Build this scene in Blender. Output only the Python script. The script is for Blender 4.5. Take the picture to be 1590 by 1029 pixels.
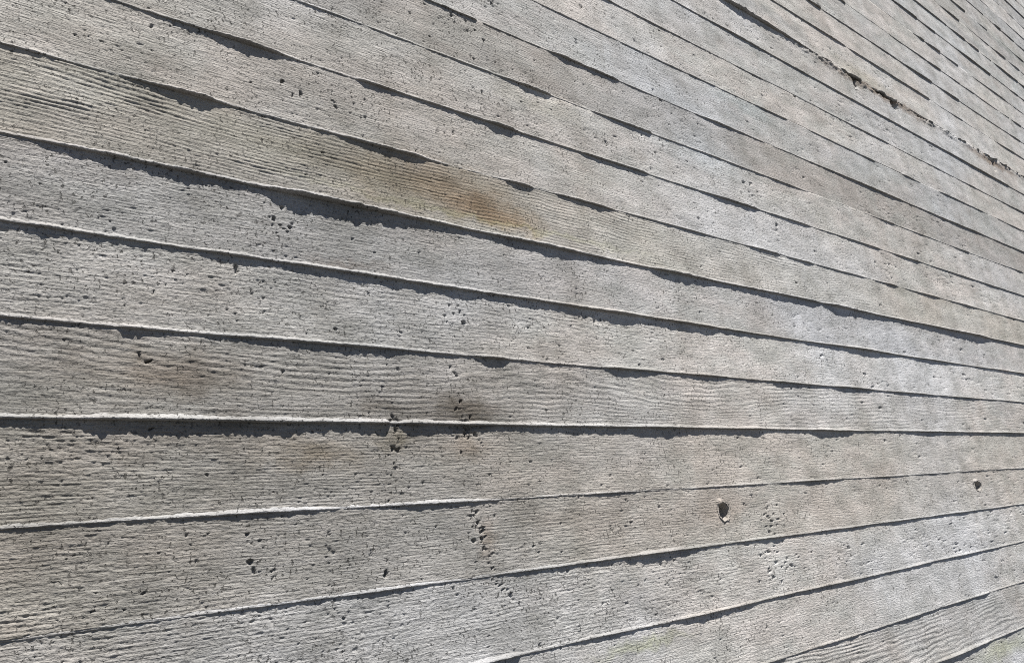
import bpy, math
import numpy as np
from mathutils import Matrix, Vector

# ------------------------------------------------------------------ scene, camera, light
scene = bpy.context.scene
for o in list(bpy.data.objects):
    bpy.data.objects.remove(o)
COL = scene.collection

BASE = 1.70            # height of the reference board joint above the ground
PITCH = 0.15           # board height
CAM = np.array([0.0, -1.24405, BASE - 0.09766])
RIGHT = np.array([0.78766, -0.60708, -0.10513])
DOWN = np.array([0.08979, 0.28192, -0.95523])
FWD = np.array([0.60953, 0.74295, 0.27657])
FPX = 1150.0 / 1590.0 * 1024.0          # focal length in pixels of the 1024 px wide picture

cam_data = bpy.data.cameras.new('camera')
cam_data.sensor_width = 36.0
cam_data.lens = 1150.0 / 1590.0 * 36.0
cam_data.clip_start = 0.05
cam_data.clip_end = 500.0
cam = bpy.data.objects.new('camera', cam_data)
COL.objects.link(cam)
m = Matrix((( RIGHT[0], -DOWN[0], -FWD[0], CAM[0]),
            ( RIGHT[1], -DOWN[1], -FWD[1], CAM[1]),
            ( RIGHT[2], -DOWN[2], -FWD[2], CAM[2]),
            (0, 0, 0, 1)))
q = m.to_3x3().to_quaternion()
cam.rotation_mode = 'QUATERNION'
cam.rotation_quaternion = q
cam.location = CAM
scene.camera = cam

SUN_DIR = Vector((0.02, -0.40, 0.917)).normalized()     # towards the sun: high, raking down the wall face
elev = math.asin(SUN_DIR.z)
sun_data = bpy.data.lights.new('sun', 'SUN')
sun_data.energy = 5.0
sun_data.angle = math.radians(0.5)
sun_data.color = (1.0, 0.965, 0.91)
sun = bpy.data.objects.new('sun', sun_data)
COL.objects.link(sun)
sun.rotation_mode = 'QUATERNION'
sun.rotation_quaternion = SUN_DIR.to_track_quat('Z', 'Y')

world = bpy.data.worlds.new('World')
scene.world = world
world.use_nodes = True
wn = world.node_tree
bg = wn.nodes['Background']
sky = wn.nodes.new('ShaderNodeTexSky')
sky.sky_type = 'NISHITA'
sky.sun_disc = False
sky.sun_elevation = elev
sky.dust_density = 0.2
sky.air_density = 0.5
sky.sun_rotation = math.atan2(SUN_DIR.x, SUN_DIR.y)
wn.links.new(sky.outputs[0], bg.inputs[0])
bg.inputs[1].default_value = 0.05
scene.view_settings.view_transform = 'Standard'
scene.view_settings.look = 'None'
scene.view_settings.gamma = 1.0
scene.view_settings.use_curve_mapping = False
scene.cycles.use_denoising = False
scene.cycles.filter_width = 1.0
scene.view_settings.exposure = 1.06

# ------------------------------------------------------------------ measured relief of the wall
# joint corrections (offset, slope along the wall) and how far each mortar fin stands out (position in m, mm)
JOINT = {-3:(0.0014,0.0),-2:(-0.002,0.0),-1:(0.004,-0.0024),0:(-0.0014,-0.001),1:(0.0002,0.0006),2:(-0.0007,0.0007),
         3:(-0.0011,0.0003),4:(-0.0045,0.0024),5:(0.0048,-0.0013),6:(0.0045,0.0),7:(0.0045,0.0),8:(-0.0011,0.0),
         9:(0.0032,0.0),10:(-0.0029,0.0),11:(-0.0034,0.0),12:(-0.006,0.0),13:(0.0043,0.0)}
FIN_PROFILE = {
    -4: [(3.089,2.73),(3.224,4.22),(3.4,2.93)],
    -3: [(2.045,3.32),(2.084,2.8),(2.192,3.46),(2.207,0.58),(2.34,1.8),(2.444,3.09),(2.527,4.41),(2.587,3.84),(2.638,1.3),(2.676,0.0),(2.806,0.68),(2.895,4.14),(3.022,2.85),(3.121,5.81),(3.175,1.47),(3.339,2.29),(3.522,0.79)],
    -2: [(1.014,1.23),(1.124,2.15),(1.157,3.92),(1.232,4.03),(1.271,3.63),(1.291,1.38),(1.352,2.34),(1.415,1.92),(1.459,4.37),(1.52,5.95),(1.56,5.53),(1.614,4.61),(1.644,4.14),(1.71,4.22),(1.738,1.6),(1.872,2.22),(2.038,4.08),(2.237,4.93),(2.422,1.95),(2.748,4.22),(2.778,2.13),(3.04,3.76),(3.187,3.89),(3.236,0.79),(3.641,2.56)],
    -1: [(0.486,1.04),(0.553,1.44),(0.613,3.69),(0.676,4.18),(0.731,3.51),(0.765,1.98),(0.893,1.67),(0.944,2.99),(1.121,3.66),(1.272,3.39),(1.348,6.95),(1.442,7.17),(1.49,6.25),(1.552,3.2),(1.674,1.11),(1.702,1.68),(1.818,4.05),(1.911,5.35),(1.931,1.2),(2.03,2.47),(2.118,3.79),(2.287,3.97),(2.455,2.07),(2.611,4.3),(2.735,3.7),(2.784,1.5),(3.138,4.05),(3.228,0.83),(3.76,2.75)],
    0: [(0.089,1.46),(0.146,1.21),(0.206,1.56),(0.258,2.89),(0.295,2.95),(0.361,3.39),(0.434,4.92),(0.477,4.31),(0.529,2.58),(0.608,0.77),(0.653,1.17),(0.721,4.43),(0.793,5.39),(0.862,3.85),(0.935,2.2),(0.943,0.44),(1.08,0.93),(1.166,2.41),(1.239,3.95),(1.325,3.56),(1.347,0.51),(1.478,1.07),(1.606,2.24),(1.688,3.44),(1.807,3.56),(1.9,1.22),(1.982,2.5),(2.106,4.52),(2.254,4.04),(2.313,1.37),(2.462,2.13),(2.596,3.67),(2.738,1.52),(2.976,3.2),(3.032,0.81),(3.881,2.88)],
    1: [(0.079,5.38),(0.117,5.5),(0.157,5.63),(0.19,7.64),(0.211,10.28),(0.234,8.14),(0.27,9.95),(0.298,10.43),(0.337,8.59),(0.378,8.77),(0.442,9.76),(0.564,7.67),(0.629,7.9),(0.688,8.1),(0.696,2.04),(0.71,2.05),(0.733,9.9),(0.774,8.4),(0.845,6.5),(1.001,6.44),(1.335,6.74),(1.411,8.5),(1.489,10.88),(1.582,5.62),(1.812,6.02),(1.89,9.22),(1.938,3.75),(2.149,3.97),(2.224,8.75),(2.403,7.76),(2.445,3.57),(2.723,3.82),(2.932,7.18),(3.186,5.9),(3.359,5.24),(4.009,5.92)],
    2: [(0.068,4.92),(0.149,3.22),(0.221,2.68),(0.23,6.7),(0.277,3.44),(0.338,2.13),(0.403,3.66),(0.496,5.73),(0.538,6.22),(0.637,5.69),(0.706,5.02),(0.805,2.62),(0.903,2.72),(0.946,6.9),(0.981,7.45),(1.006,2.36),(1.252,2.06),(1.291,2.61),(1.343,8.45),(1.45,5.48),(1.526,2.25),(1.663,5.27),(1.749,5.4),(1.825,1.84),(2.006,1.94),(2.058,7.19),(2.189,4.06),(2.365,2.13),(2.449,6.49),(2.618,4.51),(2.65,1.52),(2.957,4.87),(3.13,3.37),(3.219,1.72),(3.471,4.5),(3.594,2.77),(4.13,3.05)],
    3: [(0.057,5.68),(0.106,6.48),(0.232,4.84),(0.331,2.91),(0.358,5.51),(0.386,7.44),(0.449,4.6),(0.485,5.46),(0.53,6.36),(0.609,7.39),(0.68,7.61),(0.794,7.08),(0.901,8.75),(0.946,6.1),(1.041,6.8),(1.28,8.42),(1.398,10.91),(1.497,7.9),(1.611,8.75),(1.733,9.67),(1.808,4.95),(1.887,6.32),(2.058,3.98),(2.247,4.17),(2.45,5.84),(2.68,9.98),(2.827,6.36),(2.931,3.26),(3.218,6.9),(3.341,5.31),(3.536,2.76),(3.844,4.86),(4.249,5.21)],
    4: [(0.047,2.59),(0.086,2.32),(0.117,4.7),(0.142,6.12),(0.186,6.95),(0.217,7.05),(0.331,8.18),(0.428,3.9),(0.452,5.51),(0.496,10.39),(0.525,13.33),(0.59,12.87),(0.628,13.91),(0.681,11.22),(0.739,11.03),(0.795,8.14),(0.873,6.52),(0.922,4.75),(0.991,6.32),(1.081,8.52),(1.171,10.83),(1.218,8.92),(1.347,6.57),(1.376,4.43),(1.532,3.48),(1.566,7.02),(1.594,9.42),(1.687,10.28),(1.837,5.69),(2.022,7.3),(2.204,9.02),(2.366,7.95),(2.429,3.68),(2.515,12.68),(2.629,10.73),(2.879,6.49),(3.012,5.85),(3.309,8.84),(3.781,13.47),(3.94,5.97),(4.376,6.42)],
    5: [(0.036,3.0),(0.076,3.74),(0.119,1.04),(0.129,0.0),(0.179,0.36),(0.223,2.56),(0.276,5.23),(0.31,8.33),(0.346,9.23),(0.372,4.68),(0.39,1.97),(0.448,1.21),(0.556,1.27),(0.58,3.41),(0.602,2.15),(0.653,5.26),(0.729,6.32),(0.77,7.33),(0.803,6.95),(0.828,2.82),(0.88,1.44),(0.911,0.0),(0.93,0.0),(0.944,0.98),(1.045,2.03),(1.064,5.09),(1.105,6.7),(1.132,4.17),(1.142,1.05),(1.202,1.6),(1.244,4.86),(1.296,5.49),(1.367,6.72),(1.404,3.97),(1.431,1.72),(1.567,2.39),(1.668,3.07),(1.818,3.83),(1.882,1.3),(2.02,1.35),(2.127,5.53),(2.202,4.93),(2.232,1.42),(2.405,5.17),(2.448,1.5),(2.58,3.08),(2.75,3.99),(2.85,1.63),(3.035,5.93),(3.091,0.86),(3.396,5.45),(3.493,1.86),(3.77,4.87),(3.881,1.99),(4.491,3.29)],
    6: [(0.205,0.75),(0.238,1.89),(0.308,3.51),(0.364,5.98),(0.442,9.86),(0.474,8.33),(0.503,3.39),(0.537,2.15),(0.614,1.33),(0.661,1.35),(0.68,4.53),(0.715,6.42),(0.757,5.59),(0.781,3.3),(0.824,2.87),(0.867,3.88),(0.894,3.92),(0.936,4.97),(1.008,5.6),(1.058,9.29),(1.088,7.31),(1.103,3.15),(1.21,2.18),(1.316,1.69),(1.352,4.54),(1.467,5.29),(1.575,5.45),(1.605,1.84),(1.829,2.6),(1.943,6.01),(2.123,6.29),(2.164,1.42),(2.276,3.63),(2.445,5.28),(2.488,1.53),(2.766,4.05),(2.977,5.07),(3.021,1.71),(3.323,5.42),(3.391,1.84),(3.762,3.92),(4.617,3.38)],
    7: [(0.541,1.32),(0.591,2.69),(0.682,1.39),(0.749,0.95),(0.815,0.0),(0.841,0.0),(0.856,1.48),(0.954,2.04),(1.038,2.1),(1.063,1.59),(1.145,5.95),(1.207,7.17),(1.238,5.02),(1.25,0.0),(1.382,0.0),(1.41,2.35),(1.477,4.19),(1.637,5.63),(1.652,0.63),(1.744,1.93),(1.838,1.32),(1.937,3.39),(2.005,2.07),(2.173,2.87),(2.371,3.75),(2.503,1.55),(2.557,0.0),(2.616,0.79),(2.809,1.65),(2.844,0.0),(2.912,0.0),(2.943,0.85),(3.182,4.44),(3.217,0.9),(3.438,2.8),(3.61,1.93),(3.714,0.98),(3.973,5.11),(4.004,0.0),(4.264,0.0),(4.67,4.57),(4.738,0.0)],
    8: [(0.826,1.49),(0.853,2.51),(0.915,4.61),(1.012,4.23),(1.018,0.0),(1.029,0.0),(1.037,2.13),(1.104,2.72),(1.165,1.67),(1.228,2.26),(1.252,1.71),(1.306,6.35),(1.318,7.53),(1.365,5.29),(1.506,5.51),(1.528,3.7),(1.544,0.62),(1.627,1.27),(1.844,1.34),(1.87,0.68),(1.995,5.56),(2.122,4.3),(2.24,2.95),(2.304,0.75),(2.403,2.3),(2.773,4.14),(3.039,6.1),(3.269,5.46),(3.417,1.88),(3.662,3.91),(4.149,5.3),(4.342,2.19),(4.855,4.72)],
    9: [(1.119,0.56),(1.233,0.0),(1.485,0.0),(1.504,0.62),(1.661,1.95),(1.679,0.0),(1.895,0.0),(1.918,2.77),(1.97,1.4),(2.04,2.14),(2.055,0.0),(2.252,0.0),(2.292,3.02),(2.481,3.15),(2.498,0.0),(2.621,0.0),(2.668,2.46),(3.024,2.64),(3.17,3.61),(3.193,0.0),(3.424,0.0),(3.463,3.81),(3.615,1.96),(3.649,0.0),(3.811,0.0),(3.899,4.1),(4.348,3.31),(4.426,0.0),(4.682,1.16),(4.858,3.57),(4.98,0.0)],
    10: [(1.598,0.65),(1.693,1.99),(1.946,2.12),(1.96,0.0),(2.127,0.0),(2.149,0.74),(2.36,2.33),(2.403,0.0),(2.607,0.0),(2.63,0.82),(3.008,1.77),(3.362,2.83),(3.412,0.0),(3.634,0.0),(3.662,1.0),(3.912,3.11),(3.965,0.0),(4.05,0.0),(4.065,1.06),(4.352,3.33),(4.396,0.0),(4.475,0.0),(4.492,1.14),(5.096,3.71)],
    11: [(1.849,1.4),(1.893,1.41),(2.069,2.21),(2.266,5.37),(2.415,3.96),(2.566,3.27),(2.966,3.54),(3.635,3.99),(4.184,4.36),(4.552,5.75),(4.934,4.86),(4.985,1.23),(5.217,2.53)],
    12: [(2.156,3.79),(2.187,6.1),(2.311,14.01),(2.438,11.21),(2.554,9.85),(2.642,8.37),(2.768,6.01),(2.895,4.41),(3.001,2.7),(3.14,2.77),(3.18,3.72),(3.204,12.98),(3.233,3.75),(3.353,3.83),(3.479,5.87),(3.564,11.86),(3.597,3.0),(3.713,5.09),(4.036,3.22),(4.446,3.43),(4.766,4.78),(4.843,14.38),(4.892,4.86),(5.334,6.44)],
    13: [(2.611,2.53),(2.857,3.54),(3.071,5.52),(3.179,4.69),(3.208,0.95),(3.267,3.81),(3.523,4.98),(3.781,4.16),(4.055,5.42),(4.086,0.0),(4.246,0.0),(4.271,1.12),(4.483,3.47),(4.528,0.0),(4.932,1.23),(5.244,5.13),(5.466,2.64)],
}
K_LO, K_HI = -11, 33
U_LO, U_HI = -3.0, 17.0

# ------------------------------------------------------------------ noise
def hash2(ix, iy, seed):
    h = (ix.astype(np.uint32) * np.uint32(374761393) + iy.astype(np.uint32) * np.uint32(668265263)
         + np.uint32((seed * 2246822519 + 3266489917) & 0xffffffff))
    h = (h ^ (h >> np.uint32(13))) * np.uint32(1274126177)
    h = h ^ (h >> np.uint32(16))
    return h.astype(np.float32) * np.float32(2.0 / 4294967295.0) - np.float32(1.0)

def vn(x, y, seed):
    x = np.asarray(x, np.float32); y = np.asarray(y, np.float32)
    fx = np.floor(x); fy = np.floor(y)
    ix = fx.astype(np.int32); iy = fy.astype(np.int32)
    tx = x - fx; ty = y - fy
    tx = tx * tx * (3 - 2 * tx); ty = ty * ty * (3 - 2 * ty)
    a = hash2(ix, iy, seed); b = hash2(ix + 1, iy, seed)
    c = hash2(ix, iy + 1, seed); d = hash2(ix + 1, iy + 1, seed)
    ab = a + (b - a) * tx
    return ab + (c + (d - c) * tx - ab) * ty

def vn1(x, seed):
    return vn(x, np.zeros_like(x), seed)

def smooth(a, b, x):
    t = np.clip((x - a) / (b - a), 0, 1)
    return t * t * (3 - 2 * t)

def joint_z(k, u):
    a, b = JOINT.get(k, (0.0, 0.0))
    return BASE + PITCH * k + a + b * np.minimum(u, 8.0) + 0.0012 * vn1(np.asarray(u) / 0.45 + 7.7 * k, 50 + k) + 0.0006 * vn1(np.asarray(u) / 0.11 + 7.7 * k, 90 + k)

def project(u, z):
    q0, q1, q2 = u - CAM[0], -CAM[1], z - CAM[2]
    w = q0 * FWD[0] + q1 * FWD[1] + q2 * FWD[2]
    w = np.where(w < 0.05, np.nan, w)
    return (512 + FPX * (q0 * RIGHT[0] + q1 * RIGHT[1] + q2 * RIGHT[2]) / w,
            331 + FPX * (q0 * DOWN[0] + q1 * DOWN[1] + q2 * DOWN[2]) / w)

# ------------------------------------------------------------------ materials
def new_mat(name):
    mt = bpy.data.materials.new(name)
    mt.use_nodes = True
    nt = mt.node_tree
    return mt, nt, nt.nodes['Principled BSDF']

def concrete_material(name, tone=1.0, stains_and_shade=True):
    mt, nt, bs = new_mat(name)
    N, L = nt.nodes, nt.links
    geo = N.new('ShaderNodeNewGeometry')
    pos = geo.outputs['Position']
    def mapping(sx, sy, sz, src=pos):
        v = N.new('ShaderNodeVectorMath'); v.operation = 'MULTIPLY_ADD'
        L.new(src, v.inputs[0]); v.inputs[1].default_value = (sx, sy, sz); v.inputs[2].default_value = (3.1, 2.37, 1.7)
        return v.outputs[0]
    def noise(vec, scale, detail=4.0, rough=0.6, dist=0.0):
        n = N.new('ShaderNodeTexNoise'); n.inputs['Scale'].default_value = scale
        n.inputs['Detail'].default_value = detail; n.inputs['Distortion'].default_value = dist; n.inputs['Roughness'].default_value = rough
        L.new(vec, n.inputs['Vector'])
        return n
    def ramp(src, p0, p1, c0=(0, 0, 0, 1), c1=(1, 1, 1, 1)):
        r = N.new('ShaderNodeValToRGB')
        r.color_ramp.elements[0].position = p0; r.color_ramp.elements[0].color = c0
        r.color_ramp.elements[1].position = p1; r.color_ramp.elements[1].color = c1
        L.new(src, r.inputs[0])
        return r.outputs[0]
    def mix(fac, a, b, mode='MIX'):
        x = N.new('ShaderNodeMix'); x.data_type = 'RGBA'; x.blend_type = mode
        if isinstance(fac, (int, float)): x.inputs[0].default_value = fac
        else: L.new(fac, x.inputs[0])
        for i, s in ((6, a), (7, b)):
            if isinstance(s, tuple): x.inputs[i].default_value = s
            else: L.new(s, x.inputs[i])
        return x.outputs[2]
    def math_(op, a, b=None):
        x = N.new('ShaderNodeMath'); x.operation = op
        for i, s in ((0, a), (1, b)):
            if s is None: continue
            if isinstance(s, (int, float)): x.inputs[i].default_value = s
            else: L.new(s, x.inputs[i])
        return x.outputs[0]
    # blotchy cement colours: warm, greenish and bluish greys
    warm = (0.345 * tone, 0.334 * tone, 0.318 * tone, 1)
    green = (0.328 * tone, 0.332 * tone, 0.318 * tone, 1)
    blue = (0.360 * tone, 0.372 * tone, 0.380 * tone, 1)
    n1 = noise(mapping(2.2, 1, 5.0), 2.0, 5)
    n2 = noise(mapping(1.0, 1, 1.4), 0.9, 4)
    c = mix(ramp(n1.outputs['Fac'], 0.40, 0.60), warm, green)
    c = mix(ramp(n2.outputs['Fac'], 0.46, 0.66), c, blue)
    # cloudy lightness, different from board to board
    n3 = noise(mapping(1.6, 1, 4.0), 5.0, 6, 0.65)
    c = mix(1.0, c, ramp(n3.outputs['Fac'], 0.25, 0.75, (0.62, 0.61, 0.595, 1), (1.28, 1.24, 1.24, 1)), 'MULTIPLY')
    # sand grain speckle
    n4 = noise(mapping(1, 1, 1), 420.0, 3, 0.7)
    c = mix(1.0, c, ramp(n4.outputs['Fac'], 0.30, 0.70, (0.80, 0.80, 0.80, 1), (1.18, 1.18, 1.18, 1)), 'MULTIPLY')
    n5 = noise(mapping(5.0, 1, 1.1), 1.7, 6, 0.62, 0.8)
    c = mix(1.0, c, ramp(n5.outputs['Fac'], 0.32, 0.56, (0.90, 0.892, 0.878, 1), (1.06, 1.06, 1.06, 1)), 'MULTIPLY')
    att = N.new('ShaderNodeAttribute'); att.attribute_type = 'OBJECT'; att.attribute_name = 'tint'
    c = mix(1.0, c, att.outputs['Color'], 'MULTIPLY')
    if stains_and_shade:
        warp = noise(mapping(1, 1, 1), 14.0, 5, 0.65)
        wv = N.new('ShaderNodeVectorMath'); wv.operation = 'MULTIPLY_ADD'
        L.new(warp.outputs['Color'], wv.inputs[0]); wv.inputs[1].default_value = (0.16, 0, 0.10); L.new(pos, wv.inputs[2])
        streak = noise(mapping(3.0, 1, 60.0), 3.0, 4, 0.7)
        for (u, z, ru, rz, col, amt) in STAINS_AND_SHADE:
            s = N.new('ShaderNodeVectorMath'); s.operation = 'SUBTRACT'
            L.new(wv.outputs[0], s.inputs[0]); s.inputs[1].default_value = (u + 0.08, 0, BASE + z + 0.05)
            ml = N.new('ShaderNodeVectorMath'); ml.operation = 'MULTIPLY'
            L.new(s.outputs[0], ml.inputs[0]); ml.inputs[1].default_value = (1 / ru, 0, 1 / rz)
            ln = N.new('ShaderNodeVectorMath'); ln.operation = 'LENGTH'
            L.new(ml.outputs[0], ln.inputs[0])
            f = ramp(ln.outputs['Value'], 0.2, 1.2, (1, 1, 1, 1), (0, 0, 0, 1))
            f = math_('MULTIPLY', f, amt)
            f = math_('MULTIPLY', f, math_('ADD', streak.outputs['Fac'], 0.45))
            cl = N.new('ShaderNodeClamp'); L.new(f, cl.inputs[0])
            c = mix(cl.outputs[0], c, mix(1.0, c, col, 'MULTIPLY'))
    # pin holes too small to model: inner shade, with grime, painted as dark colour
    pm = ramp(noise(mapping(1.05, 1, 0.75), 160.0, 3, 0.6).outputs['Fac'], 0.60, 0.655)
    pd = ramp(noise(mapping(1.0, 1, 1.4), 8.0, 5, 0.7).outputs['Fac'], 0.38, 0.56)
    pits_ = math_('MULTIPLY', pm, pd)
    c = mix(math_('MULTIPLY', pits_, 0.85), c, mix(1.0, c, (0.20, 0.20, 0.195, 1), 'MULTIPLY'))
    L.new(c, bs.inputs['Base Color'])
    bs.inputs['Roughness'].default_value = 0.9
    bs.inputs['Specular IOR Level'].default_value = 0.3
    bump = N.new('ShaderNodeBump'); bump.inputs['Strength'].default_value = 1.0
    bump.inputs['Distance'].default_value = 0.0034
    nb = noise(mapping(0.45, 1, 1), 260.0, 3, 0.72)
    fib = noise(mapping(0.075, 1, 1), 330.0, 3, 0.65, 0.35)
    hsum = math_('ADD', math_('MULTIPLY', nb.outputs['Fac'], 0.75), math_('MULTIPLY', fib.outputs['Fac'], 0.75))
    L.new(math_('SUBTRACT', hsum, math_('MULTIPLY', pits_, 0.5)), bump.inputs['Height'])
    L.new(bump.outputs[0], bs.inputs['Normal'])
    return mt

# real stains plus some painted shade: (position along wall, height from reference joint, half sizes, multiply colour, amount)
STAINS_AND_SHADE = [
    (0.30, 0.10, 1.55, 0.75, (0.53, 0.52, 0.495, 1), 1.0),  # brightness falloff over the left side, put into the colour
    (0.60, 0.80, 1.1, 0.45, (0.72, 0.71, 0.69, 1), 1.0),  # same painted falloff, carried up the left side
    (0.88, 0.690, 0.30, 0.085, (0.74, 0.64, 0.53, 1), 1.0),
    (0.98, 0.660, 0.12, 0.050, (0.82, 0.67, 0.53, 1), 0.9),
    (1.08, 0.645, 0.12, 0.045, (0.86, 0.74, 0.60, 1), 0.9),
    (0.60, 0.690, 0.30, 0.070, (0.86, 0.84, 0.76, 1), 0.8),
    (0.870, 0.180, 0.120, 0.050, (0.36, 0.335, 0.30, 1), 1.2),
    (0.700, 0.175, 0.110, 0.030, (0.62, 0.60, 0.57, 1), 0.9),
    (0.540, 0.095, 0.120, 0.040, (0.76, 0.69, 0.60, 1), 0.9),
    (0.710, 0.120, 0.050, 0.030, (0.70, 0.66, 0.56, 1), 0.8),
    (0.860, 0.110, 0.080, 0.040, (0.78, 0.72, 0.66, 1), 0.9),
    (0.620, 0.465, 0.100, 0.020, (0.72, 0.66, 0.62, 1), 0.9),
    (0.300, 0.230, 0.160, 0.060, (0.70, 0.63, 0.57, 1), 0.9),
    (0.360, 0.120, 0.200, 0.050, (0.88, 0.82, 0.78, 1), 0.5),
    (0.890, -0.080, 0.050, 0.055, (0.72, 0.64, 0.58, 1), 0.8),
    (1.670, -0.060, 0.130, 0.050, (0.84, 0.79, 0.75, 1), 0.9),
    (1.30, 1.045, 0.14, 0.015, (1.70, 1.68, 1.62, 1), 0.9),
    (1.20, 1.010, 0.20, 0.040, (1.15, 1.13, 1.08, 1), 0.7),
    (1.92, 1.06, 0.35, 0.10, (1.06, 1.12, 1.16, 1), 0.8),
    (2.20, 1.33, 0.25, 0.05, (1.00, 1.07, 1.10, 1), 0.8),
    (3.30, 1.83, 0.35, 0.05, (0.82, 0.81, 0.74, 1), 0.9),
    (3.60, 1.80, 0.30, 0.05, (0.86, 0.82, 0.78, 1), 0.8),
    (3.45, 1.780, 0.75, 0.030, (0.56, 0.47, 0.40, 1), 1.0),
    (4.80, 1.765, 0.45, 0.030, (0.58, 0.48, 0.40, 1), 1.0),
    (2.45, 1.86, 0.35, 0.05, (0.74, 0.76, 0.78, 1), 0.9),  # soft shade on the board above the broken fin, painted in
    (5.10, 2.75, 0.90, 0.06, (0.72, 0.75, 0.78, 1), 0.9),
    (5.90, 3.00, 0.70, 0.06, (0.74, 0.78, 0.76, 1), 0.9),
    (3.18, -0.640, 0.35, 0.05, (0.86, 0.90, 0.70, 1), 0.8),
    (1.30, -0.335, 0.20, 0.02, (0.90, 0.93, 0.74, 1), 0.9),
    (1.00, 0.635, 0.60, 0.012, (1.0, 1.04, 0.84, 1), 0.7),
]
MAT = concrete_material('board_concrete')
MAT_FIN = concrete_material('fin_concrete', 0.76, stains_and_shade=False)
MAT_CORE = concrete_material('core_concrete', 0.95, stains_and_shade=False)

# ------------------------------------------------------------------ mesh helpers
def make_obj(name, co, tris, mat, parent=None, quads=None):
    me = bpy.data.meshes.new(name)
    co = np.ascontiguousarray(co, np.float32)
    nt_ = len(tris) if tris is not None else 0
    nq = len(quads) if quads is not None else 0
    me.vertices.add(len(co)); me.vertices.foreach_set('co', co.ravel())
    loops = []
    if nq: loops.append(np.asarray(quads, np.int32).ravel())
    if nt_: loops.append(np.asarray(tris, np.int32).ravel())
    loops = np.concatenate(loops)
    me.loops.add(len(loops)); me.loops.foreach_set('vertex_index', loops)
    me.polygons.add(nq + nt_)
    starts = np.concatenate([np.arange(nq, dtype=np.int32) * 4, nq * 4 + np.arange(nt_, dtype=np.int32) * 3])
    me.polygons.foreach_set('loop_start', starts)
    me.update(calc_edges=True)
    me.materials.append(mat)
    o = bpy.data.objects.new(name, me)
    COL.objects.link(o)
    if parent: o.parent = parent
    return o

def box(name, x0, x1, y0, y1, z0, z1, mat, parent=None):
    v = np.array([(x, y, z) for x in (x0, x1) for y in (y0, y1) for z in (z0, z1)], np.float32)
    f = [(0, 1, 3, 2), (4, 6, 7, 5), (0, 4, 5, 1), (2, 3, 7, 6), (0, 2, 6, 4), (1, 5, 7, 3)]
    return make_obj(name, v, None, mat, parent, f)

# ------------------------------------------------------------------ the wall
rng = np.random.default_rng(11)

wall = bpy.data.objects.new('retaining_wall', None)
wall.location = (0, 0, 0)
COL.objects.link(wall)
wall['label'] = 'tall grey concrete retaining wall cast against rough wooden boards with dark shadowed joints'
wall['category'] = 'wall'
wall['kind'] = 'thing'

TIE = {-1: [(1.672, -0.069, 0.025, 0.024)]}
TIE[-1].append((3.332, -0.064, 0.034, 0.020))
CHIP = {11: [(3.19, 1.786, 0.075, 0.012), (3.195, 1.757, 0.014, 0.040), (3.50, 1.788, 0.13, 0.014), (3.565, 1.765, 0.030, 0.030), (3.60, 1.745, 0.014, 0.040),
             (4.79, 1.776, 0.05, 0.016), (4.815, 1.745, 0.020, 0.042), (3.85, 1.790, 0.10, 0.010)]}

# style of each board: grain strength, line spacing, regular grain, coarse roughness, pits per metre
STYLE = {}
for k in range(K_LO, K_HI):
    STYLE[k] = dict(grain=rng.uniform(0.7, 1.1), lam=rng.uniform(0.0038, 0.0050), reg=rng.uniform(0.3, 0.8), rough=rng.uniform(0.8, 1.25),
                    pits=rng.uniform(60, 150), lamr=rng.uniform(0.0055, 0.0072), warp=rng.uniform(0.6, 1.6))
STYLE[4].update(reg=1.6, grain=0.6, rough=0.6, pits=35, lamr=0.0085, warp=1.4)
STYLE[3].update(grain=0.8, rough=1.0, pits=110, reg=0.6, lamr=0.0062)
STYLE[1].update(reg=0.85, lamr=0.0125, rough=0.8, grain=0.9, warp=2.2, pits=90)
STYLE[0].update(reg=0.95, lamr=0.0060, grain=0.8, rough=0.95, pits=100, lam=0.0046)
STYLE[-1].update(reg=0.75, lamr=0.0064, grain=0.85, rough=0.9, pits=110)
STYLE[-2].update(reg=0.6, grain=0.8, rough=1.1, pits=200)
STYLE[-4].update(reg=1.2, grain=0.7, rough=0.8, pits=50, lamr=0.013, warp=3.5)
STYLE[2].update(reg=0.6, grain=0.8, pits=110)
STYLE[6].update(reg=0.2, grain=0.8)
STYLE[11].update(reg=0.8, warp=1.2)

LABEL = {4: 'board face with rust brown stain and fine straight grain', -1: 'board face with two dark tie holes',
         11: 'board face with torn chipped upper edge', 1: 'board face with a dark damp blotch near its lower edge'}

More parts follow.
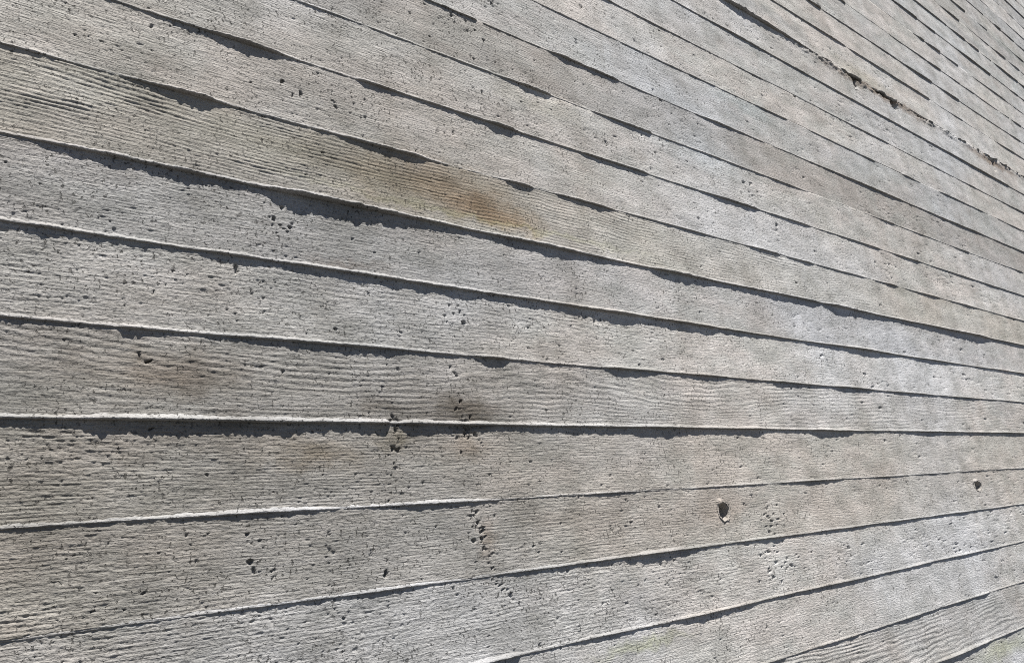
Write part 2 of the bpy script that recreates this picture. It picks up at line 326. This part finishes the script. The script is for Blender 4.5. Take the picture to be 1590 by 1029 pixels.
def fin_out(k, u, step):
    """how far the mortar fin over joint k stands out of the wall, in m"""
    u = np.asarray(u, np.float64)
    prof = FIN_PROFILE.get(k)
    # generic chipped saw-tooth: grows slowly, breaks off abruptly
    L_ = 0.30 + 0.1 * ((k * 37) % 5) / 4
    ph = u / L_ + 0.95 * vn1(u / 0.8, 300 + k) + 0.4 * vn1(u / 0.31, 310 + k) + k * 0.37
    cell = np.floor(ph); fr = ph - cell
    amp = hash2(cell.astype(np.int32), np.full(cell.shape, k, np.int32), 77).astype(np.float64) * 0.5 + 0.5
    saw = np.where(amp > 0.25, amp, 0.05) * np.clip(fr * 1.6, 0, 1) * smooth(1.0, 0.95, fr)
    g = 0.0075 * saw + 0.0004 + 0.0020 * np.clip(vn1(u / 0.35, 330 + k) + 0.45, 0, 1)
    if prof is not None:
        pu = np.array([a for a, b in prof]); pp = np.array([b for a, b in prof]) / 1000.0 * (1.22 if k < 5 else 1.27)
        p = np.interp(u, pu, pp)
        inside = smooth(pu[0] - 0.10, pu[0], u) * smooth(pu[-1] + 0.15, pu[-1], u)
        p = np.maximum(p, 0.0018 * smooth(-0.65, 0.10, vn1(u / 0.22, 350 + k)))
        if k <= 4: p = np.maximum(p, 0.0026 + 0.0010 * vn1(u / 0.06, 370 + k))
        p = p * inside + g * (1 - inside)
    else:
        p = g
    on = np.clip(p / 0.0015, 0, 1)
    w1 = np.clip(0.012 / step / 2.0, 0.0, 1.0); w2 = np.clip(0.004 / step / 2.0, 0.0, 1.0)
    rag = 0.14 * vn1(u / 0.017, 400 + k) * w1 + 0.13 * vn1(u / 0.004, 500 + k) * w2
    p = p * (1 + rag) + on * (0.00035 * vn1(u / 0.025, 600 + k) + 0.00025 * vn1(u / 0.005, 700 + k) * w2)
    if k == 12:
        rr = smooth(2.75, 3.1, u) * smooth(7.5, 5.5, u)
        p = p * (1 - 0.55 * rr) + rr * 0.0075 * np.clip(vn1(u / 0.05, 811) + 0.7 * vn1(u / 0.018, 812), -0.3, 2)
    return np.maximum(p, 0.0001)

def columns(k, coarse=1.0, hstep=1.3, vstep=0.8, umax=U_HI):
    """segments of the strip: list of (u array, rows)"""
    zc = BASE + PITCH * (k + 0.5)
    us = [U_LO]; rows = []
    u = U_LO
    while u < umax:
        x0, y0 = project(np.array([u, u + 0.01, u, u]), np.array([zc, zc, zc - PITCH / 2, zc + PITCH / 2]))
        ok = not np.any(np.isnan(x0))
        vis = ok and x0[0] > -25 and x0[0] < 1075 and max(y0[2], y0[3]) > -12 and min(y0[2], y0[3]) < 675
        near = ok and x0[0] > -260 and x0[0] < 1350 and max(y0[2], y0[3]) > -160 and min(y0[2], y0[3]) < 820
        if ok:
            pu = math.hypot(x0[1] - x0[0], y0[1] - y0[0]) / 0.01
            pz = math.hypot(x0[3] - x0[2], y0[3] - y0[2]) / PITCH
            px_, pz_ = max(pu, 1e-3), max(pz, 1e-3)
            f = 1.0 if vis else (4.0 if near else 10.0)
            du = min(0.16, hstep * f * coarse / px_)
            n = int(np.clip(PITCH * pz_ / (vstep * f * coarse), 4, 150))
            if not vis: du = max(du, 0.006); n = min(n, 24)
        else:
            du, n = 0.12, 5
        du = max(du, 0.0011)
        rows.append(n); u = u + du; us.append(u)
    rows.append(rows[-1])
    return np.array(us), np.array(rows)

def board_height(k, U, Z, V, du, dz):
    s = STYLE[k]
    def w(lu, lz):
        return np.minimum(np.clip((lu / du - 1.0) / 1.4, 0, 1), np.clip((lz / dz - 1.0) / 1.4, 0, 1)).astype(np.float32)
    sd = 1000 + 40 * k
    h = 0.0009 * vn(U / 0.55, Z / 0.09, sd) + 0.0007 * vn(U / 0.16, Z / 0.05, sd + 1) + 0.0004 * vn(U / 0.05, Z / 0.025, sd + 2)
    rr = (hash2(np.array([k]), np.array([5]), 9)[0], hash2(np.array([k]), np.array([6]), 9)[0])
    h += 0.0010 * rr[0] * (V - 0.5) + 0.0010 * (0.4 + 0.6 * rr[1]) * (4 * (V - 0.5) ** 2)
    # grain: short wavy lines, stretched along the board
    wz = Z + 0.004 * s['warp'] * vn(U / 0.14, Z / 0.05, sd + 3) + 0.0012 * vn(U / 0.03, Z / 0.02, sd + 30)
    lam = s['lam']
    patch = 0.85 + 0.5 * vn(U / 0.22, Z / 0.05, sd + 4)
    patch = np.clip(patch, 0.3, 1.3)
    A = 0.00064 * s['grain']
    h += A * patch * vn(U / (lam * 4.2), wz / lam, sd + 5) * w(lam * 6, lam)
    h += 0.85 * A * patch * vn(U / (lam * 2.6), wz / (lam * 0.55), sd + 6) * w(lam * 3, lam * 0.55)
    if s['reg'] > 0.05:
        lr = s['lamr']
        ph = 2 * np.pi * (Z / lr + s['warp'] * 1.6 * vn(U / 0.55, Z / 0.12, sd + 7) + 0.35 * vn(U / 0.05, Z / 0.02, sd + 8))
        wave = np.sin(ph); wave = np.where(wave > 0, wave, wave * 1.3)
        h += 0.00046 * (lr / 0.0075) * s['reg'] * (0.55 + 0.45 * vn(U / 0.12, Z / 0.03, sd + 9)) * wave * w(lr * 5, lr * 0.85)
    R = s['rough']
    h += 0.00018 * R * vn(U / 0.010, Z / 0.0075, sd + 10) * w(0.010, 0.0075)
    h += 0.00034 * R * vn(U / 0.0055, Z / 0.0042, sd + 11) * w(0.0055, 0.0042)
    h += 0.00046 * R * vn(U / 0.0030, Z / 0.0024, sd + 12) * w(0.0030, 0.0024)
    # little pock marks in drifts
    dens = np.clip(0.16 + 1.1 * vn(U / 0.11, Z / 0.06, sd + 13), 0, 1) * w(0.006, 0.005)
    pock = vn(U / 0.0060, Z / 0.0062, sd + 14)
    h -= 0.0020 * dens * smooth(0.52, 0.85, pock)
    return h

# clumps of larger voids where the mortar did not fill: board, from (u, v), to (u, v), spread, count
CLUMPS = [(-1, 0.866, 0.93, 0.905, 0.05, 0.006, 26), (1, 0.868, 0.30, 0.872, 0.02, 0.010, 14), (0, 0.860, 0.97, 0.900, 0.70, 0.014, 22),
          (0, 0.700, 0.97, 0.705, 0.25, 0.012, 18), (1, 0.700, 0.06, 0.703, 0.00, 0.006, 8), (-2, 0.905, 0.96, 0.93, 0.80, 0.006, 6),
          (2, 0.865, 0.70, 0.875, 0.45, 0.012, 12), (1, 0.845, 0.80, 0.858, 0.62, 0.004, 6), (-1, 0.42, 0.75, 0.45, 0.25, 0.012, 10),
          (5, 0.56, 0.45, 0.68, 0.55, 0.03, 16), (7, 0.93, 0.85, 1.02, 0.70, 0.03, 16), (-1, 1.83, 0.5, 1.90, 0.35, 0.04, 22),
          (-2, 1.78, 0.8, 1.95, 0.35, 0.05, 30), (8, 1.05, 0.6, 1.12, 0.5, 0.03, 14), (3, 0.48, 0.6, 0.50, 0.4, 0.012, 10)]

def cluster_pits(k):
    out = []
    for i, (kk, ua, va, ub, vb, sp, n) in enumerate(CLUMPS):
        if kk != k: continue
        r = np.random.default_rng(700 + i)
        t = r.uniform(0, 1, n)
        rad = np.clip(np.exp(r.normal(-6.15, 0.4, n)), 0.001, 0.0045)
        out.append(np.stack([ua + (ub - ua) * t + r.normal(0, sp, n), np.clip(va + (vb - va) * t + r.normal(0, sp / PITCH * 0.6, n), 0.015, 0.98), rad,
                             np.exp(r.normal(0.3, 0.3, n)), r.normal(0, 0.6, n), rad * 1.9], 1))
    return np.concatenate(out) if out else np.zeros((0, 6))

def make_pits(k):
    s = STYLE[k]
    r = np.random.default_rng(5000 + k)
    u0, u1 = 0.0, 9.0
    n = int(s['pits'] * 10)
    pu = r.uniform(u0, u1, n * 2); pv = r.uniform(0.04, 0.97, n * 2)
    d = vn(pu / 0.13, pv / 0.5, 8000 + k) * 0.6 + vn(pu / 0.6, pv / 1.5, 8100 + k) * 0.5
    keep = r.uniform(-0.5, 0.9, n * 2) < d * 1.1
    pu, pv = pu[keep], pv[keep]
    rad = np.clip(np.exp(r.normal(-7.0, 0.55, len(pu))), 0.0006, 0.0042)
    asp = np.exp(r.normal(0.25, 0.45, len(pu)))           # taller than wide: worm holes
    skew = r.normal(0.0, 0.5, len(pu))
    dep = rad * r.uniform(1.2, 2.3, len(pu))
    return np.concatenate([np.stack([pu, pv, rad, asp, skew, dep], 1), cluster_pits(k)])

N_TRI = 0
def build_board(k):
    global N_TRI
    us, rows = columns(k)
    pits = make_pits(k)
    # hold the row count over groups of columns
    co = []; tris = []; quads = []; base = 0
    n = len(us)
    seg_start = 0
    DU = np.gradient(us)
    DZ = PITCH / np.convolve(np.pad(rows.astype(float), 40, mode='edge'), np.ones(81) / 81, 'valid')
    segs = []
    i = 0
    while i < n - 1:
        j = i
        r0 = rows[i]
        while j < n - 1 and abs(rows[j] - r0) <= max(2, 0.07 * r0) and j - i < 220:
            j += 1
        j = max(j, i + 1)
        segs.append((i, j, int(max(rows[i:j].max(), 4))))
        i = j
    prev = None                      # (index array of last column)
    bot_ids = []; top_ids = []
    for (a, b, nr) in segs:
        last = b >= n - 1
        uu = us[a:b + 1] if last else us[a:b]
        du = DU[a:a + len(uu)][:, None]; dz = PITCH / nr
        v = np.linspace(0, 1, nr + 1)
        zb = joint_z(k, uu) + 0.0004; zt = joint_z(k + 1, uu) - 0.0004
        U = np.repeat(uu[:, None], nr + 1, 1)
        V = np.repeat(v[None, :], len(uu), 0)
        Z = zb[:, None] + (zt - zb)[:, None] * V
        H = board_height(k, U, Z, V, du, DZ[a:a + len(uu)][:, None]).astype(np.float64)
        # cast pits
        lo = np.searchsorted(pits[:, 0], 0)
        sel = pits[(pits[:, 0] > uu[0] - 0.006) & (pits[:, 0] < uu[-1] + 0.006)]
        if dz < 0.0042:
            for (pu, pv, rad, asp, skew, dep) in sel:
                rad = max(rad, 0.75 * dz); 
                dum = float(du.mean()); ru = max(rad, 0.8 * dum); rz = rad * asp
                ia = np.searchsorted(uu, pu - 1.7 * ru); ib = np.searchsorted(uu, pu + 1.7 * ru)
                ja = max(0, int((pv * PITCH - 1.7 * rz) / dz)); jb = min(nr + 1, int((pv * PITCH + 1.7 * rz) / dz) + 2)
                if ib <= ia or jb <= ja: continue
                X = (U[ia:ib, ja:jb] - pu) / ru
                Y = (V[ia:ib, ja:jb] - pv) * PITCH / rz
                X = X + skew * Y * 0.6
                wx = vn(U[ia:ib, ja:jb] / (0.8 * rad), Z[ia:ib, ja:jb] / (0.8 * rad), 61)
                wy = vn(U[ia:ib, ja:jb] / (0.7 * rad), Z[ia:ib, ja:jb] / (0.7 * rad), 62)
                rr = np.sqrt((X + 0.45 * wx) ** 2 + (Y + 0.45 * wy) ** 2)
                H[ia:ib, ja:jb] -= dep * smooth(1.05, 0.6, rr)
        # tie holes and torn chips are real recesses
        for (tu, tz, ra, rb) in TIE.get(k, ()):
            rr = np.hypot((U - tu) / ra, (Z - BASE - tz) / rb)
            edge = 1.0 + 0.16 * np.maximum(vn((U - tu) / 0.012, Z / 0.012, 31), -0.8)
            H -= 0.030 * smooth(edge, 0.80, rr)
            H += 0.007 * smooth(0.55, 0.15, np.hypot((U - tu + 0.55 * ra) / ra, (Z - BASE - tz - 0.95 * rb) / rb))
        for (tu, tz, ra, rb) in CHIP.get(k, ()):
            rr = np.hypot((U - tu) / ra, (Z - BASE - tz) / rb)
            rr = rr * (1 + 0.30 * vn(U / 0.02, Z / 0.012, 32) + 0.15 * vn(U / 0.008, Z / 0.006, 33))
            H -= 0.024 * smooth(1.0, 0.55, rr)
        if k == 11:                   # rough spalled band under the broken fin
            bw = smooth(2.3, 3.0, U) * smooth(7.5, 5.5, U) * smooth(0.74, 0.93, V)
            H += bw * (0.0070 * np.abs(vn(U / 0.035, Z / 0.014, 41)) + 0.0034 * vn(U / 0.014, Z / 0.008, 42))
        ids = base + np.arange(U.size).reshape(U.shape)
        co.append(np.stack([U, -H, Z], -1).reshape(-1, 3))
        base += U.size
        q = np.stack([ids[:-1, :-1], ids[1:, :-1], ids[1:, 1:], ids[:-1, 1:]], -1).reshape(-1, 4)
        quads.append(q)
        if prev is not None:          # zip two columns with different row counts
            A, B = prev, ids[0]
            va = np.linspace(0, 1, len(A)); vb = np.linspace(0, 1, len(B))
            ia = ib = 0; t = []
            while ia < len(A) - 1 or ib < len(B) - 1:
                if ib == len(B) - 1 or (ia < len(A) - 1 and va[ia + 1] <= vb[ib + 1]):
                    t.append((A[ia], B[ib], A[ia + 1])); ia += 1
                else:
                    t.append((A[ia], B[ib], B[ib + 1])); ib += 1
            tris.append(np.array(t))
        prev = ids[-1]
        bot_ids.append(ids[:, 0]); top_ids.append(ids[:, -1])
    # give the board its depth: bottom, top and end faces back to the core
    co = np.concatenate(co)
    bot = np.concatenate(bot_ids); top = np.concatenate(top_ids)
    bb = co[bot].copy(); bb[:, 1] = 0.04
    tb = co[top].copy(); tb[:, 1] = 0.04
    nb = len(bot)
    ib = base + np.arange(nb); it = base + nb + np.arange(nb)
    co = np.concatenate([co, bb, tb])
    quads.append(np.stack([bot[:-1], ib[:-1], ib[1:], bot[1:]], -1))
    quads.append(np.stack([top[:-1], top[1:], it[1:], it[:-1]], -1))
    quads.append(np.array([[bot[0], top[0], it[0], ib[0]], [bot[-1], ib[-1], it[-1], top[-1]]]))
    quads = np.concatenate(quads); tris = np.concatenate(tris) if tris else np.zeros((0, 3), np.int32)
    N_TRI += 2 * len(quads) + len(tris)
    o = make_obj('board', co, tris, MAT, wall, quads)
    o['tint'] = TINT[k]
    if k in LABEL: o['label'] = LABEL[k]
    return o

def build_fin(k, parent):
    """the mortar fin that leaked between board k-1 and board k"""
    global N_TRI
    us, rows = columns(k - 0.5, hstep=1.2)
    step = np.gradient(us)
    p = fin_out(k, us, step)
    zj = joint_z(k, us)
    w2 = np.clip(0.006 / step / 2.0, 0, 1)
    top = 0.0028 + 0.50 * p + 0.0012 * vn1(us / 0.03, 900 + k) * np.clip(p / 0.002, 0, 1)
    top += 0.0010 * vn1(us / 0.005, 910 + k) * w2
    top = np.maximum(top, 0.0009)
    secs = [(+0.006, top * 1.05), (-0.0002 - 0.10 * p, top), (-0.45 * p, 0.66 * top), (-0.80 * p, 0.34 * top + 0.0002),
            (-0.97 * p, 0.08 * top + 0.0002), (-1.00 * p, -0.0006 + 0 * p), (-0.86 * p, -0.0016 + 0 * p), (-0.4 * p, -0.0022 + 0 * p), (+0.006, -0.0024 + 0 * p)]
    ys, zs = [], []
    for n_, (y, dz) in enumerate(secs):
        jitter = (0.00028 * vn1(us / 0.004, 920 + 10 * k + n_) * w2 + 0.0004 * vn1(us / 0.013, 9300 + 10 * k + n_)) * np.clip(p / 0.0015, 0, 1)
        ys.append(y + jitter); zs.append(zj + dz + 0.6 * jitter)
    Y = np.stack(ys, 1); Zz = np.stack(zs, 1)
    ns = len(secs)
    U = np.repeat(us[:, None], ns, 1)
    co = np.stack([U, Y, Zz], -1).reshape(-1, 3)
    ids = np.arange(U.size).reshape(U.shape)
    # wind so that faces look outwards (top of section first)
    q = np.stack([ids[:-1, :-1], ids[:-1, 1:], ids[1:, 1:], ids[1:, :-1]], -1).reshape(-1, 4)
    q = np.concatenate([q, np.stack([ids[:-1, -1], ids[:-1, 0], ids[1:, 0], ids[1:, -1]], -1)])
    N_TRI += 2 * len(q)
    o = make_obj('fin', co, None, MAT_FIN, parent, q)
    o['tint'] = (1.0, 1.0, 1.0)
    return o

def build_tie_hole(k, tu, tz, ra, rb, parent):
    """broken rim and cone seat left by the form tie"""
    n = 28
    co, quads = [], []
    r = np.random.default_rng(int(tu * 100))
    jag = r.uniform(0.9, 1.1, n)
    rings = [(1.16, 0.004), (1.08, -0.0012), (0.97, -0.0010), (0.86, 0.010), (0.72, 0.0275), (0.30, 0.0285), (0.22, 0.055), (0.01, 0.055)]
    for ri, (f, y) in enumerate(rings):
        for a in range(n):
            th = 2 * math.pi * a / n
            ff = f * (jag[a] if ri < 3 else 1.0)
            co.append((tu + ra * ff * math.cos(th), y + (0.0006 * r.normal() if ri in (1, 2) else 0), BASE + tz + rb * ff * math.sin(th)))
    for ri in range(len(rings) - 1):
        for a in range(n):
            b = (a + 1) % n
            quads.append((ri * n + a, (ri + 1) * n + a, (ri + 1) * n + b, ri * n + b))
    o = make_obj('tie_hole', np.array(co), None, MAT_CORE, parent, quads)
    o['tint'] = (0.95, 0.92, 0.88)
    return o

tr = np.random.default_rng(3)
TINT = {}
for k in range(K_LO, K_HI):
    g = 1.0 + tr.normal(0, 0.075); t = tr.normal(0, 0.012)
    TINT[k] = (float(g + t), float(g), float(g - t))
TINT[4] = (0.99, 0.975, 0.93); TINT[3] = (0.97, 0.98, 1.0); TINT[0] = (0.99, 0.97, 0.94); TINT[-1] = (0.98, 0.96, 0.93)

boards = {}
for k in range(K_LO, K_HI):
    boards[k] = build_board(k)
    for t in TIE.get(k, ()):
        build_tie_hole(k, *t, boards[k])
    if k > K_LO:
        build_fin(k, boards[k])
core = box('core', U_LO + 0.01, U_HI - 0.01, 0.060, 0.45, -0.3, BASE + PITCH * K_HI - 0.01, MAT_CORE, wall)
core['tint'] = (1, 1, 1)
cap = box('coping', U_LO - 0.02, U_HI + 0.1, -0.03, 0.50, BASE + PITCH * K_HI, BASE + PITCH * K_HI + 0.12, MAT_CORE, wall)
cap['tint'] = (1, 1, 1)

# ------------------------------------------------------------------ ground at the foot of the wall
gm, gnt, gbs = new_mat('asphalt')
gn = gnt.nodes.new('ShaderNodeTexNoise'); gn.inputs['Scale'].default_value = 40; gn.inputs['Detail'].default_value = 8
gr = gnt.nodes.new('ShaderNodeValToRGB')
gr.color_ramp.elements[0].position = 0.3; gr.color_ramp.elements[0].color = (0.045, 0.043, 0.040, 1)
gr.color_ramp.elements[1].position = 0.7; gr.color_ramp.elements[1].color = (0.085, 0.082, 0.076, 1)
gg = gnt.nodes.new('ShaderNodeNewGeometry')
gnt.links.new(gg.outputs['Position'], gn.inputs['Vector'])
gnt.links.new(gn.outputs['Fac'], gr.inputs[0]); gnt.links.new(gr.outputs[0], gbs.inputs['Base Color'])
gbs.inputs['Roughness'].default_value = 0.95
ground = make_obj('ground', np.array([(-150, -200, 0), (150, -200, 0), (150, 100, 0), (-150, 100, 0)], np.float32), None, gm, None, [(0, 1, 2, 3)])
ground['kind'] = 'structure'
